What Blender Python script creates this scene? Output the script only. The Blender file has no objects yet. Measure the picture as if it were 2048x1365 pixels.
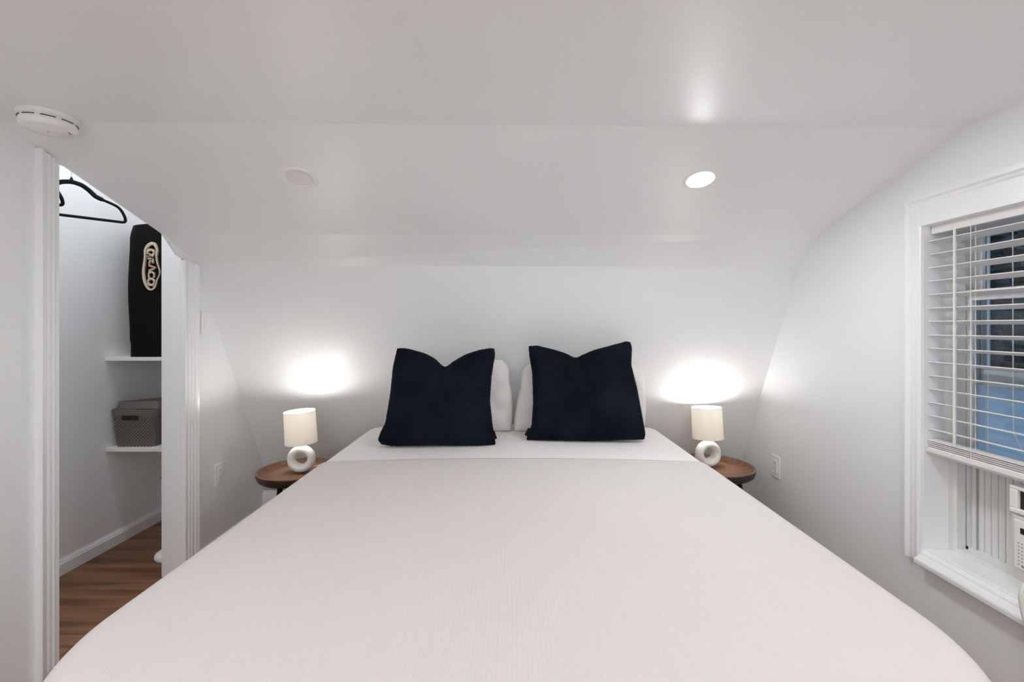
import bpy, bmesh, math, random
from mathutils import Vector, Matrix
random.seed(7)
PI = math.pi
S = bpy.context.scene
C = S.collection
H = 1.2                                   # eye height; measured heights are given relative to the eye

# ------------------------------------------------------------------ camera
cam = bpy.data.cameras.new('camera'); co = bpy.data.objects.new('camera', cam); C.objects.link(co)
co.location = (0, 0, H); co.rotation_euler = (PI/2, 0, 0)
cam.sensor_width = 36; cam.sensor_fit = 'HORIZONTAL'; cam.lens = 930*36/2048
cam.shift_x = 2/2048; cam.shift_y = -28/2048; cam.clip_start = .02
S.camera = co
# ------------------------------------------------------------------ view + world
S.view_settings.view_transform = 'Standard'; S.view_settings.look = 'None'
S.view_settings.exposure = 0.20; S.view_settings.gamma = 1; S.view_settings.use_curve_mapping = False
S.cycles.max_bounces = 14; S.cycles.diffuse_bounces = 10; S.cycles.use_denoising = True
S.cycles.sample_clamp_indirect = 6; S.cycles.caustics_reflective = False
w = bpy.data.worlds.new('dusk_sky'); S.world = w; w.use_nodes = True
nt = w.node_tree; bg = nt.nodes['Background']
tc = nt.nodes.new('ShaderNodeTexCoord'); sep = nt.nodes.new('ShaderNodeSeparateXYZ'); rmp = nt.nodes.new('ShaderNodeValToRGB')
nt.links.new(tc.outputs['Generated'], sep.inputs[0]); nt.links.new(sep.outputs['Z'], rmp.inputs[0])
rmp.color_ramp.elements[0].color = (.55, .72, .95, 1); rmp.color_ramp.elements[1].color = (.16, .32, .62, 1)
nt.links.new(rmp.outputs[0], bg.inputs[0]); bg.inputs[1].default_value = .75
# unseen soft fill added behind the camera to lift the whole room
fl = bpy.data.lights.new('rear_fill_light', 'AREA'); fl.shape = 'RECTANGLE'; fl.size = 2.5; fl.size_y = 1.3; fl.energy = 24; fl.color = (.95, .98, 1)
flo = bpy.data.objects.new('rear_fill_light', fl); C.objects.link(flo); flo.location = (-.05, -2.2, H-.1); flo.rotation_euler = (PI/2-.30, 0, 0)
# strengths of the room's lamps and of the added unseen lights
DOWN_ON = 260.0; DOWN_REAR = 222.0; BULB = 225.0; CLOSET_FILL = 195.0

# ------------------------------------------------------------------ materials
M = {}
def mat(name, col, rough=.5, spec=.5, metal=0, bump=None, sheen=0, coat=0, emis=None, var=None):
    m = bpy.data.materials.new(name); m.use_nodes = True; n = m.node_tree.nodes; l = m.node_tree.links
    b = n['Principled BSDF']
    b.inputs['Base Color'].default_value = (*col, 1); b.inputs['Roughness'].default_value = rough
    b.inputs['Specular IOR Level'].default_value = spec; b.inputs['Metallic'].default_value = metal
    if sheen: b.inputs['Sheen Weight'].default_value = sheen; b.inputs['Sheen Roughness'].default_value = .4
    if coat: b.inputs['Coat Weight'].default_value = coat
    if emis: b.inputs['Emission Color'].default_value = (*emis[0], 1); b.inputs['Emission Strength'].default_value = emis[1]
    t = n.new('ShaderNodeTexCoord')
    if bump:
        sc, st, dist = bump
        x = n.new('ShaderNodeTexNoise'); x.inputs['Scale'].default_value = sc; x.inputs['Detail'].default_value = 3
        l.new(t.outputs['Object'], x.inputs['Vector'])
        u = n.new('ShaderNodeBump'); u.inputs['Strength'].default_value = st; u.inputs['Distance'].default_value = dist
        l.new(x.outputs['Fac'], u.inputs['Height']); l.new(u.outputs[0], b.inputs['Normal'])
    if var:
        sc, col2 = var
        x = n.new('ShaderNodeTexNoise'); x.inputs['Scale'].default_value = sc; x.inputs['Detail'].default_value = 2
        l.new(t.outputs['Object'], x.inputs['Vector'])
        r = n.new('ShaderNodeValToRGB'); r.color_ramp.elements[0].position = .4; r.color_ramp.elements[1].position = .62
        r.color_ramp.elements[0].color = (*col, 1); r.color_ramp.elements[1].color = (*col2, 1)
        l.new(x.outputs['Fac'], r.inputs[0]); l.new(r.outputs[0], b.inputs['Base Color'])
    M[name] = m; return m
mat('wall_paint', (.865, .88, .89), .42, .45, bump=(260, .10, .002))
mat('ceiling_paint', (.875, .892, .898), .38, .5, bump=(260, .12, .002))
mat('closet_paint', (.885, .885, .893), .5, .35, bump=(260, .08, .002))
mat('trim_paint', (.88, .89, .90), .28, .5, bump=(40, .03, .001))
mat('shelf_white', (.84, .84, .82), .35)
mat('plastic_white', (.89, .89, .88), .32)
mat('vinyl_white', (.80, .80, .79), .35)
mat('blind_white', (.80, .785, .775), .42, bump=(60, .05, .001))
mat('cord_white', (.78, .77, .75), .7)
mat('plastic_off_white', (.72, .72, .70), .4, bump=(500, .1, .001))
mat('black_slot', (.012, .012, .012), .5)
mat('grey_mark', (.20, .20, .20), .6)
mat('rod_grey', (.42, .42, .42), .5)
mat('sheet', (.86, .835, .825), .85, .2, bump=(900, .15, .001))
mat('pillow_cotton', (.80, .775, .76), .85, .2, bump=(22, .25, .01))
mat('navy_fur', (.0020, .0034, .0080), .85, .12, sheen=.03, var=(4.5, (.0052, .0085, .0175)))
mat('tag_black', (.004, .004, .005), .7, .1)
mat('ceramic', (.82, .80, .78), .45, .4, bump=(90, .12, .002))
mat('black_wood', (.012, .009, .008), .45)
mat('velvet_black', (.006, .006, .007), .8, .2)
mat('nylon_black', (.0045, .004, .0038), .75, .12, bump=(350, .3, .001))
mat('logo_cream', (.55, .45, .34), .7)
mat('logo_red', (.45, .03, .02), .7)
mat('chrome', (.6, .6, .6), .25, metal=1)
mat('bin_taupe', (.155, .135, .125), .5)
mat('bin_shadow', (.03, .027, .025), .8)
mat('siding_blue', (.50, .56, .60), .7)
mat('roof_grey', (.14, .15, .17), .9)
mat('leaf', (.045, .065, .060), .7)
mat('bark', (.06, .05, .04), .9, bump=(20, .6, .03))
mat('earth', (.07, .08, .06), .95)
mat('light_on', (1, 1, 1), .5, emis=((.96, .985, 1), DOWN_ON))
mat('light_rear', (1, 1, 1), .5, emis=((.96, .985, 1), DOWN_REAR))
mat('light_off', (.82, .82, .82), .45)
mat('light_closet_fill', (1, 1, 1), .5, emis=((.96, .985, 1), CLOSET_FILL))
mat('bulb', (1, 1, 1), .5, emis=((1, .965, .93), BULB))

def nodes_of(name, base, rough=.5):
    m = mat(name, base, rough); n = m.node_tree.nodes; l = m.node_tree.links
    return m, n, l, n['Principled BSDF']
# wood floor, boards run across the room
m, n, l, b = nodes_of('wood_floor', (.2, .1, .05), .38)
tc = n.new('ShaderNodeTexCoord'); br = n.new('ShaderNodeTexBrick'); l.new(tc.outputs['Object'], br.inputs['Vector'])
br.inputs['Scale'].default_value = 1; br.inputs['Brick Width'].default_value = 1.2; br.inputs['Row Height'].default_value = .165
br.inputs['Mortar Size'].default_value = .0012; br.offset = .37
br.inputs['Color1'].default_value = (.17, .072, .034, 1); br.inputs['Color2'].default_value = (.36, .19, .095, 1); br.inputs['Mortar'].default_value = (.05, .02, .01, 1)
mp = n.new('ShaderNodeMapping'); mp.inputs['Scale'].default_value = (1.6, 22, 1); l.new(tc.outputs['Object'], mp.inputs[0])
no = n.new('ShaderNodeTexNoise'); no.inputs['Scale'].default_value = 1; no.inputs['Detail'].default_value = 6; no.inputs['Distortion'].default_value = .6; l.new(mp.outputs[0], no.inputs['Vector'])
rp = n.new('ShaderNodeValToRGB'); rp.color_ramp.elements[0].position = .32; rp.color_ramp.elements[1].position = .68
rp.color_ramp.elements[0].color = (.42, .38, .36, 1); rp.color_ramp.elements[1].color = (1.25, 1.2, 1.15, 1); l.new(no.outputs['Fac'], rp.inputs[0])
mx = n.new('ShaderNodeMix'); mx.data_type = 'RGBA'; mx.blend_type = 'MULTIPLY'; mx.inputs[0].default_value = 1
l.new(br.outputs['Color'], mx.inputs[6]); l.new(rp.outputs[0], mx.inputs[7]); l.new(mx.outputs[2], b.inputs['Base Color'])
# walnut tray
def walnut(name, c1, c2):
    m, n, l, b = nodes_of(name, c1, .42)
    tc = n.new('ShaderNodeTexCoord'); mp = n.new('ShaderNodeMapping'); mp.inputs['Scale'].default_value = (6, 45, 6); l.new(tc.outputs['Object'], mp.inputs[0])
    no = n.new('ShaderNodeTexNoise'); no.inputs['Scale'].default_value = 1; no.inputs['Detail'].default_value = 5; l.new(mp.outputs[0], no.inputs['Vector'])
    rp = n.new('ShaderNodeValToRGB'); rp.color_ramp.elements[0].position = .35; rp.color_ramp.elements[1].position = .68
    rp.color_ramp.elements[0].color = (*c1, 1); rp.color_ramp.elements[1].color = (*c2, 1); l.new(no.outputs['Fac'], rp.inputs[0]); l.new(rp.outputs[0], b.inputs['Base Color'])
walnut('walnut', (.155, .072, .037), (.245, .126, .068))
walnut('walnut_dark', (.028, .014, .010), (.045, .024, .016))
# ribbed coverlet
m, n, l, b = nodes_of('coverlet_rib', (.69, .652, .64), .9); b.inputs['Specular IOR Level'].default_value = .15; b.inputs['Sheen Weight'].default_value = .1
tc = n.new('ShaderNodeTexCoord'); mp = n.new('ShaderNodeMapping'); mp.inputs['Scale'].default_value = (1, .05, 1); l.new(tc.outputs['Object'], mp.inputs[0])
wv = n.new('ShaderNodeTexWave'); wv.wave_type = 'BANDS'; wv.bands_direction = 'X'; wv.inputs['Scale'].default_value = 38
wv.inputs['Distortion'].default_value = 2.2; wv.inputs['Detail'].default_value = 2; wv.inputs['Detail Scale'].default_value = 3; l.new(mp.outputs[0], wv.inputs['Vector'])
n1 = n.new('ShaderNodeTexNoise'); n1.inputs['Scale'].default_value = 7; l.new(tc.outputs['Object'], n1.inputs['Vector'])
n2 = n.new('ShaderNodeTexNoise'); n2.inputs['Scale'].default_value = 130; l.new(tc.outputs['Object'], n2.inputs['Vector'])
m1 = n.new('ShaderNodeMath'); m1.operation = 'MULTIPLY'; l.new(wv.outputs['Fac'], m1.inputs[0]); l.new(n1.outputs['Fac'], m1.inputs[1])
m2 = n.new('ShaderNodeMath'); m2.operation = 'MULTIPLY_ADD'; m2.inputs[1].default_value = .35; l.new(n2.outputs['Fac'], m2.inputs[0]); l.new(m1.outputs[0], m2.inputs[2])
bu = n.new('ShaderNodeBump'); bu.inputs['Strength'].default_value = .38; bu.inputs['Distance'].default_value = .0022; l.new(m2.outputs[0], bu.inputs['Height']); l.new(bu.outputs[0], b.inputs['Normal'])
# lamp shade: thin fabric that lets light through
m = bpy.data.materials.new('shade_linen'); m.use_nodes = True; n = m.node_tree.nodes; l = m.node_tree.links; n.remove(n['Principled BSDF'])
d = n.new('ShaderNodeBsdfDiffuse'); d.inputs[0].default_value = (.88, .86, .82, 1); t = n.new('ShaderNodeBsdfTranslucent'); t.inputs[0].default_value = (.90, .86, .80, 1)
ms = n.new('ShaderNodeMixShader'); ms.inputs[0].default_value = .34; l.new(d.outputs[0], ms.inputs[1]); l.new(t.outputs[0], ms.inputs[2]); l.new(ms.outputs[0], n['Material Output'].inputs[0]); M['shade_linen'] = m
# window glass
m = bpy.data.materials.new('glass'); m.use_nodes = True; n = m.node_tree.nodes; l = m.node_tree.links; n.remove(n['Principled BSDF'])
g = n.new('ShaderNodeBsdfGlossy'); g.inputs['Roughness'].default_value = .02; t = n.new('ShaderNodeBsdfTransparent'); t.inputs[0].default_value = (.93, .97, 1, 1)
fr = n.new('ShaderNodeFresnel'); fr.inputs[0].default_value = 1.3; ms = n.new('ShaderNodeMixShader'); l.new(fr.outputs[0], ms.inputs[0]); l.new(t.outputs[0], ms.inputs[1]); l.new(g.outputs[0], ms.inputs[2]); l.new(ms.outputs[0], n['Material Output'].inputs[0]); M['glass'] = m
# perforated plastic: small staggered holes, really open
m, n, l, b = nodes_of('bin_perforated', (.155, .135, .125), .5)
tc = n.new('ShaderNodeTexCoord'); sp = n.new('ShaderNodeSeparateXYZ'); l.new(tc.outputs['Object'], sp.inputs[0])
def mth(op, a, c=None, d=None):
    q = n.new('ShaderNodeMath'); q.operation = op
    for i, v in enumerate((a, c, d)):
        if v is None: continue
        if isinstance(v, (int, float)): q.inputs[i].default_value = v
        else: l.new(v, q.inputs[i])
    return q.outputs[0]
ad = mth('ADD', sp.outputs['X'], sp.outputs['Y']); k = 2*PI/.0185
cc = mth('MULTIPLY', mth('COSINE', mth('MULTIPLY', ad, k)), mth('COSINE', mth('MULTIPLY', sp.outputs['Z'], k)))
hole = mth('GREATER_THAN', cc, .50)
trp = n.new('ShaderNodeBsdfTransparent'); mx = n.new('ShaderNodeMixShader'); l.new(hole, mx.inputs[0]); l.new(b.outputs[0], mx.inputs[1]); l.new(trp.outputs[0], mx.inputs[2]); l.new(mx.outputs[0], n['Material Output'].inputs[0])

# ------------------------------------------------------------------ helpers
def link(name, bm, mt, parent=None, smooth=False, bevel=0, seg=2, mtx=None):
    me = bpy.data.meshes.new(name)
    bmesh.ops.recalc_face_normals(bm, faces=bm.faces)
    if mtx is not None: bm.transform(mtx)
    bm.to_mesh(me); bm.free()
    for x in (mt if isinstance(mt, (list, tuple)) else [mt]): me.materials.append(M[x])
    o = bpy.data.objects.new(name, me); C.objects.link(o)
    if smooth:
        for p in me.polygons: p.use_smooth = True
    if bevel:
        md = o.modifiers.new('b', 'BEVEL'); md.width = bevel; md.segments = seg; md.limit_method = 'ANGLE'
    if parent is not None: o.parent = parent
    return o
def tag(o, label, cat, group=None):
    o['label'] = label; o['category'] = cat
    if group: o['group'] = group
    return o
def struct(o, label=None):
    o['kind'] = 'structure'
    if label: o['label'] = label
    return o
def thing(name, label, cat, loc=(0, 0, 0), rot=(0, 0, 0), group=None):
    o = bpy.data.objects.new(name, None); C.objects.link(o); o.location = loc; o.rotation_euler = rot; o.empty_display_size = .1
    return tag(o, label, cat, group)
def box(bm, a, b_, mi=0):
    x0, y0, z0 = a; x1, y1, z1 = b_
    v = [bm.verts.new(p) for p in ((x0,y0,z0),(x1,y0,z0),(x1,y1,z0),(x0,y1,z0),(x0,y0,z1),(x1,y0,z1),(x1,y1,z1),(x0,y1,z1))]
    for f in ((0,3,2,1),(4,5,6,7),(0,1,5,4),(1,2,6,5),(2,3,7,6),(3,0,4,7)):
        bm.faces.new([v[i] for i in f]).material_index = mi
    return bm
def B(*boxes):
    bm = bmesh.new()
    for a, b_ in boxes: box(bm, a, b_)
    return bm
def prism(bm, pts, axis, a, b_, mi=0):
    """extrude a 2-D outline along an axis; axis 'x': pts are (y,z), 'y': (x,z), 'z': (x,y)"""
    def p3(p, t):
        return {'x': (t, p[0], p[1]), 'y': (p[0], t, p[1]), 'z': (p[0], p[1], t)}[axis]
    v0 = [bm.verts.new(p3(p, a)) for p in pts]; v1 = [bm.verts.new(p3(p, b_)) for p in pts]
    k = len(pts)
    for i in range(k):
        j = (i+1) % k; bm.faces.new((v0[i], v0[j], v1[j], v1[i])).material_index = mi
    bm.faces.new(v0[::-1]).material_index = mi; bm.faces.new(v1).material_index = mi
    return bm
def lathe(bm, prof, seg=48, close=False, mi=0):
    rings = []
    for r, z in prof:
        if r < 1e-6: rings.append([bm.verts.new((0, 0, z))])
        else: rings.append([bm.verts.new((r*math.cos(2*PI*i/seg), r*math.sin(2*PI*i/seg), z)) for i in range(seg)])
    pr = list(zip(rings, rings[1:])) + ([(rings[-1], rings[0])] if close else [])
    for a, b_ in pr:
        for i in range(seg):
            j = (i+1) % seg
            if len(a) == 1 and len(b_) == 1: continue
            if len(a) == 1: f = bm.faces.new((a[0], b_[j], b_[i]))
            elif len(b_) == 1: f = bm.faces.new((a[i], a[j], b_[0]))
            else: f = bm.faces.new((a[i], a[j], b_[j], b_[i]))
            f.material_index = mi
    return bm
def tube(bm, pts, rad, seg=10, mi=0, flat=1.0, up=None):
    pts = [Vector(p) for p in pts]; rads = rad if isinstance(rad, (list, tuple)) else [rad]*len(pts)
    rings = []; pn = None
    for i, p in enumerate(pts):
        t = (pts[min(i+1, len(pts)-1)] - pts[max(i-1, 0)]).normalized()
        ref = Vector(up) if up else (pn if pn is not None else (Vector((0,0,1)) if abs(t.z) < .9 else Vector((1,0,0))))
        nn = (ref - t*ref.dot(t)).normalized(); bn = t.cross(nn); pn = nn
        rings.append([bm.verts.new(p + nn*rads[i]*math.cos(2*PI*k/seg) + bn*rads[i]*flat*math.sin(2*PI*k/seg)) for k in range(seg)])
    for a, b_ in zip(rings, rings[1:]):
        for k in range(seg):
            j = (k+1) % seg; bm.faces.new((a[k], a[j], b_[j], b_[k])).material_index = mi
    bm.faces.new(rings[0][::-1]).material_index = mi; bm.faces.new(rings[-1]).material_index = mi
    return bm
def smoothpath(pts, k=6):
    pts = [Vector(p) for p in pts]; out = []
    for i in range(len(pts)-1):
        p0, p1, p2, p3 = pts[max(i-1,0)], pts[i], pts[i+1], pts[min(i+2,len(pts)-1)]
        for s in range(k):
            t = s/k; out.append(.5*((2*p1)+(-p0+p2)*t+(2*p0-5*p1+4*p2-p3)*t*t+(-p0+3*p1-3*p2+p3)*t**3))
    out.append(pts[-1]); return out
def lerp(tab, t):
    for (a, x), (b_, y) in zip(tab, tab[1:]):
        if t <= b_: return x + (y-x)*max(0, (t-a))/(b_-a)
    return tab[-1][1]

# ------------------------------------------------------------------ room shell
XR, XL = 1.40, -1.57
WT = .10                                   # thickness of the closet partition
Z = lambda z: z + H
# profile of the sloped end: left and right traces measured apart, the old attic is not quite square
LF, RF = (3.121, 0), (3.021, 0)
L1, R1 = (2.321, Z(.311)), (2.264, Z(.291))
L2, R2 = (2.101, Z(.419)), (2.110, Z(.419))
L3, R3 = (1.43, Z(.630)), (1.44, Z(.617))
YB = -2.3                                  # wall behind the camera
def slab(name, rows, mt, out, kind='structure'):
    bm = bmesh.new(); n_ = len(rows)
    ins = [(bm.verts.new((XL-.004, l_[0], l_[1])), bm.verts.new((XR+.004, r_[0], r_[1]))) for l_, r_ in rows]
    ous = [(bm.verts.new((XL-.004, l_[0]+o[0], l_[1]+o[1])), bm.verts.new((XR+.004, r_[0]+o[0], r_[1]+o[1]))) for (l_, r_), o in zip(rows, out)]
    for i in range(n_-1):
        bm.faces.new((ins[i][0], ins[i][1], ins[i+1][1], ins[i+1][0])); bm.faces.new((ous[i][0], ous[i+1][0], ous[i+1][1], ous[i][1]))
        for s in (0, 1): bm.faces.new((ins[i][s], ins[i+1][s], ous[i+1][s], ous[i][s]))
    for i in (0, n_-1): bm.faces.new((ins[i][0], ous[i][0], ous[i][1], ins[i][1]))
    return struct(link(name, bm, mt))
slab('wall_back', [(LF, RF), (L1, R1)], 'wall_paint', [(.08, 0), (.08, .02)])
slab('ceiling', [(L1, R1), (L2, R2), (L3, R3), ((YB, Z(.640)), (YB, Z(.625)))], 'ceiling_paint', [(.08, .02), (.05, .05), (.03, .08), (0, .08)])
struct(link('floor', B(((-2.3, YB-.1, -.05), (XR+.1, 3.3, 0))), 'wood_floor'))
struct(link('wall_front', B(((-2.3, YB-.1, 0), (XR+.1, YB, 3.05))), 'wall_paint'))
# right wall, around the window opening (Y .70 to 1.578)
WY0, WY1, WZ0, WZ1 = .70, 1.578, Z(-.765), Z(.343)
bm = B(((XR, YB, 0), (XR+.10, WY0, 2.2)), ((XR, WY1, 0), (XR+.10, 3.2, 2.2)), ((XR, WY0, 0), (XR+.10, WY1, WZ0)), ((XR, WY0, WZ1), (XR+.10, WY1, 2.2)))
struct(link('wall_right', bm, 'wall_paint'))
# left partition with the closet opening
OY0, OY1 = 1.595, 2.238
bm = B(((XL-WT, YB, 0), (XL, OY0, 3.00)), ((XL-WT, OY1, 0), (XL, 3.2, 3.00)))
prism(bm, [(OY0, Z(.567)), (1.665, Z(.567)), (2.098, Z(.423)), (2.190, Z(.338)), (OY1, Z(.325)), (OY1, 3.00), (OY0, 3.00)], 'x', XL-.010, XL)
struct(link('wall_left', bm, 'wall_paint'))
# closet shell
XC, YC = -2.18, 2.913
struct(link('wall_closet_side', B(((XC-.08, YB, 0), (XC, 3.2, 3.00))), 'closet_paint'))
struct(link('wall_closet_back', B(((XC, YC, 0), (XL-WT, YC+.08, 3.00))), 'closet_paint'))
struct(link('wall_closet_front', B(((XC, -.5, 0), (XL-WT, -.44, 3.00))), 'closet_paint'))
struct(link('ceiling_closet', B(((XC-.08, -.5, 3.00), (XL-.0, 3.2, 3.05))), 'closet_paint'))  # unseen; raised well above real height to spread the added closet light evenly
def base_prof(t=.014, h=.075):
    return [(0, 0), (t, 0), (t, h*.72), (t*.75, h*.80), (t*.7, h*.86), (t*.35, h*.94), (t*.3, h), (0, h)]
def baseboard(name, mode, pos, a, b_, sgn, h=.075):
    bm = bmesh.new()
    if mode == 'x': prism(bm, [(pos+sgn*p[0], p[1]) for p in base_prof(h=h)], 'y', a, b_)      # wall at x=pos, runs along y
    else: prism(bm, [(pos+sgn*p[0], p[1]) for p in base_prof(h=h)], 'x', a, b_)
    return struct(link(name, bm, 'trim_paint'))
baseboard('baseboard_closet_side', 'x', XC, -.44, YC, 1)
baseboard('baseboard_closet_back', 'y', YC, XC, XL-WT, -1)
baseboard('baseboard_left', 'x', XL, 2.31, 2.93, 1)
baseboard('baseboard_right', 'x', XR, YB, 2.93, -1)
baseboard('baseboard_back', 'y', 2.95, XL, XR, -1, h=.165)

# door casing round the closet opening: fluted strips on the room face
def casing(name, y_in, y_out, ztop_in, ztop_out):
    s = 1 if y_out > y_in else -1; W_ = abs(y_out-y_in)
    prof = [(0, 0), (0, .012), (.06, .016), (.12, .016), (.16, .011), (.30, .011), (.34, .017), (.46, .017), (.50, .012), (.62, .012), (.66, .018), (.80, .020), (.95, .024), (1, .022), (1, 0)]
    bm = bmesh.new()
    lo = [bm.verts.new((XL+h, y_in+s*W_*f, 0)) for f, h in prof]
    hi = [bm.verts.new((XL+h, y_in+s*W_*f, ztop_in+(ztop_out-ztop_in)*f)) for f, h in prof]
    for i in range(len(prof)):
        j = (i+1) % len(prof); bm.faces.new((lo[i], lo[j], hi[j], hi[i]))
    bm.faces.new(lo); bm.faces.new(hi)
    return struct(link(name, bm, 'trim_paint'))
casing('trim_1', OY0-.006, OY0-.062, Z(.575), Z(.592))
casing('trim_2', OY1+.006, OY1+.075, Z(.322), Z(.302))
# jamb boards inside the opening
struct(link('trim_3', B(((XL-WT-.004, OY1-.012, 0), (XL-.0105, OY1+.004, 2.0)), ((XL-.0107, OY1-.012, 0), (XL+.012, OY1+.004, Z(.322)))), 'trim_paint', bevel=.002))
struct(link('trim_4', B(((XL-WT-.004, OY0-.004, 0), (XL+.012, OY0+.010, Z(.560)))), 'trim_paint', bevel=.002))

# ------------------------------------------------------------------ window
win = bpy.data.objects.new('window_1', None); C.objects.link(win); win.location = (0, 0, 0)
struct(win, 'white framed sash window in the right wall, partly open over the air conditioner')
def wp(name, bm, mt, parent=win, **k):
    return link(name, bm, mt, parent, **k)
# reveal boards (wood), sill in front of the vinyl frame
wp('sill_board', B(((XR+.005, WY0-.004, Z(-.795)), (1.60, WY1+.004, Z(-.754)))), 'trim_paint')
wp('reveal_board', B(((XR-.002, WY1-.002, WZ0), (1.595, WY1+.010, WZ1+.01)), ((XR-.002, WY0-.012, WZ0), (1.595, WY0+.002, WZ1+.01)), ((XR-.002, WY0, WZ1-.002), (1.595, WY1, WZ1+.012))), 'trim_paint')
bm = bmesh.new()
prism(bm, [(1.49, Z(-.752)), (1.412, Z(-.752)), (1.410, Z(-.757)), (1.403, Z(-.757)), (1.398, Z(-.762)), (1.390, Z(-.764)), (1.388, Z(-.770)), (1.379, Z(-.774)), (1.375, Z(-.780)),
           (1.368, Z(-.781)), (1.366, Z(-.786)), (1.366, Z(-.797)), (1.372, Z(-.802)), (XR, Z(-.805)), (1.49, Z(-.79))], 'y', WY0-.05, WY1)
wp('stool', bm, 'trim_paint')
# side casing (far side and near side) and header board with its cap
for s, y0 in ((1, WY1), (-1, WY0)):
    pr = [(0, 0), (0, .008), (.10, .010), (.16, .014), (.30, .014), (.34, .009), (.44, .009), (.50, .013), (.60, .013), (.66, .010), (.76, .014), (.90, .020), (1, .020), (1, 0)]
    bm = bmesh.new(); prism(bm, [(XR-h, y0+s*f*.056) for f, h in pr], 'z', Z(-.80), Z(.445)); wp('side_casing', bm, 'trim_paint')
bm = bmesh.new(); y0, y1 = WY0-.03, WY1+.04
prism(bm, [(XR, WZ1-.001), (XR-.010, WZ1-.001), (XR-.010, Z(.412)), (XR-.015, Z(.418)), (XR-.013, Z(.424)), (XR-.020, Z(.430)), (XR-.021, Z(.444)), (XR, Z(.446))], 'y', y0, y1)
wp('header_casing', bm, 'trim_paint')
# vinyl frame
FX0 = 1.483
fr = wp('frame', B(((FX0, WY1-.030, Z(-.765)), (1.515, WY1+.001, WZ1)), ((1.515, WY1-.012, Z(-.765)), (1.598, WY1+.001, WZ1)), ((FX0, WY0, Z(-.765)), (1.515, WY0+.03, WZ1)), ((1.515, WY0, Z(-.765)), (1.598, WY0+.012, WZ1)),
                  ((FX0+.0015, WY0+.02, Z(.318)), (1.596, WY1-.02, WZ1-.001)), ((FX0+.0015, WY0+.02, Z(-.764)), (1.596, WY1-.02, Z(-.738)))), 'vinyl_white', bevel=.002)
def sash(name, x0, x1, z0, z1, ya, yb, st, top, bot):
    s = wp(name, B(((x0, ya, z0), (x1, ya+st, z1)), ((x0, yb-st, z0), (x1, yb, z1)), ((x0, ya+st, z0), (x1, yb-st, z0+bot)), ((x0, ya+st, z1-top), (x1, yb-st, z1))), 'vinyl_white', bevel=.003)
    link('glass_pane', B((((x0+x1)/2-.002, ya+st-.005, z0+bot-.005), ((x0+x1)/2+.002, yb-st+.005, z1-top+.005))), 'glass', s)
    return s
sash('lower_sash', 1.518, 1.545, Z(-.452), Z(.123), WY0+.014, WY1-.020, .026, .036, .045)
sash('upper_sash', 1.550, 1.577, Z(-.192), Z(.318), WY0+.012, WY1-.013, .034, .020, .055)
# insect screen bead outside
wp('outer_bead', B(((1.598, WY1-.018, Z(-.19)), (1.608, WY1-.008, Z(.318))), ((1.60, WY0+.04, Z(-.19)), (1.612, WY0+.048, Z(.318)))), 'vinyl_white')

# ------------------------------------------------------------------ blind
bl = thing('window_blind', 'white horizontal slat blind pulled three quarters down inside the window', 'blind', (1.435, (WY0+WY1)/2, WZ1))
YA, YBB = -(WY1-WY0)/2+.006, (WY1-WY0)/2-.006
def slat_bm(tilt=0.0, wv=.0):
    bm = bmesh.new(); k = 6; hw = .0245
    pts = []
    for i in range(k+1):
        u = -1+2*i/k; pts.append((u*hw, .0018*(1-u*u)+.0013))
    for i in range(k, -1, -1):
        u = -1+2*i/k; pts.append((u*hw, .0018*(1-u*u)-.0013))
    c, s = math.cos(tilt), math.sin(tilt)
    prism(bm, [(x*c-z*s, x*s+z*c) for x, z in pts], 'y', YA, YBB)
    return bm
link('head_rail', B(((-.014, YA, -.030), (.024, YBB, -.001))), 'blind_white', bl, bevel=.002)
s0 = None; zs = []
for i in range(16): zs.append(-.058-.0452*i)
for k_ in range(5): zs.append(-.7235+.0045*0-.0062*k_ - .001)
for i, z in enumerate(zs):
    if s0 is None: s0 = o = link('slat', slat_bm(-.21), 'blind_white', bl)
    else:
        o = s0.copy(); C.objects.link(o); o.parent = bl
    o.location = (random.uniform(-.0008, .0008), 0, z); o.rotation_euler = (random.uniform(-.0015, .0015), 0, 0 if i < 16 else 0)
    if i >= 16: o.location = (.004*random.uniform(-.6, 1), 0, z); o.rotation_euler = (0, -.21, 0)
bm = bmesh.new(); prism(bm, [(-.030, -.751), (-.031, -.762), (-.026, -.770), (.022, -.770), (.027, -.762), (.024, -.751), (0, -.748)], 'y', YA, YBB)
link('bottom_rail', bm, 'blind_white', bl)
for yy in (YBB-.148, YBB-.40, YA+.10):
    bm = bmesh.new()
    for dx in (-.027, .026): tube(bm, [(dx, yy, -.02), (dx, yy, -.75)], .0009, 6)
    for z in zs[:16]: tube(bm, [(-.027, yy, z-.002), (.026, yy, z-.002)], .0006, 5)
    link('ladder_cord', bm, 'cord_white', bl)
    bm = bmesh.new(); tube(bm, [(.0, yy+.012, -.02), (.0, yy+.012, -.75)], .0011, 6); link('lift_cord', bm, 'cord_white', bl)
bm = bmesh.new(); tube(bm, [(-.027, YBB-.096, -.03), (-.029, YBB-.097, -.722)], .0036, 8); link('tilt_wand', bm, 'blind_white', bl)
bm = bmesh.new(); tube(bm, smoothpath([(.040, YBB-.205, -.03), (.041, YBB-.206, -.60), (.040, YBB-.213, -.66), (.040, YBB-.226, -.69), (.040, YBB-.231, -.71)]), .0013, 6); link('pull_cord', bm, 'cord_white', bl)

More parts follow.
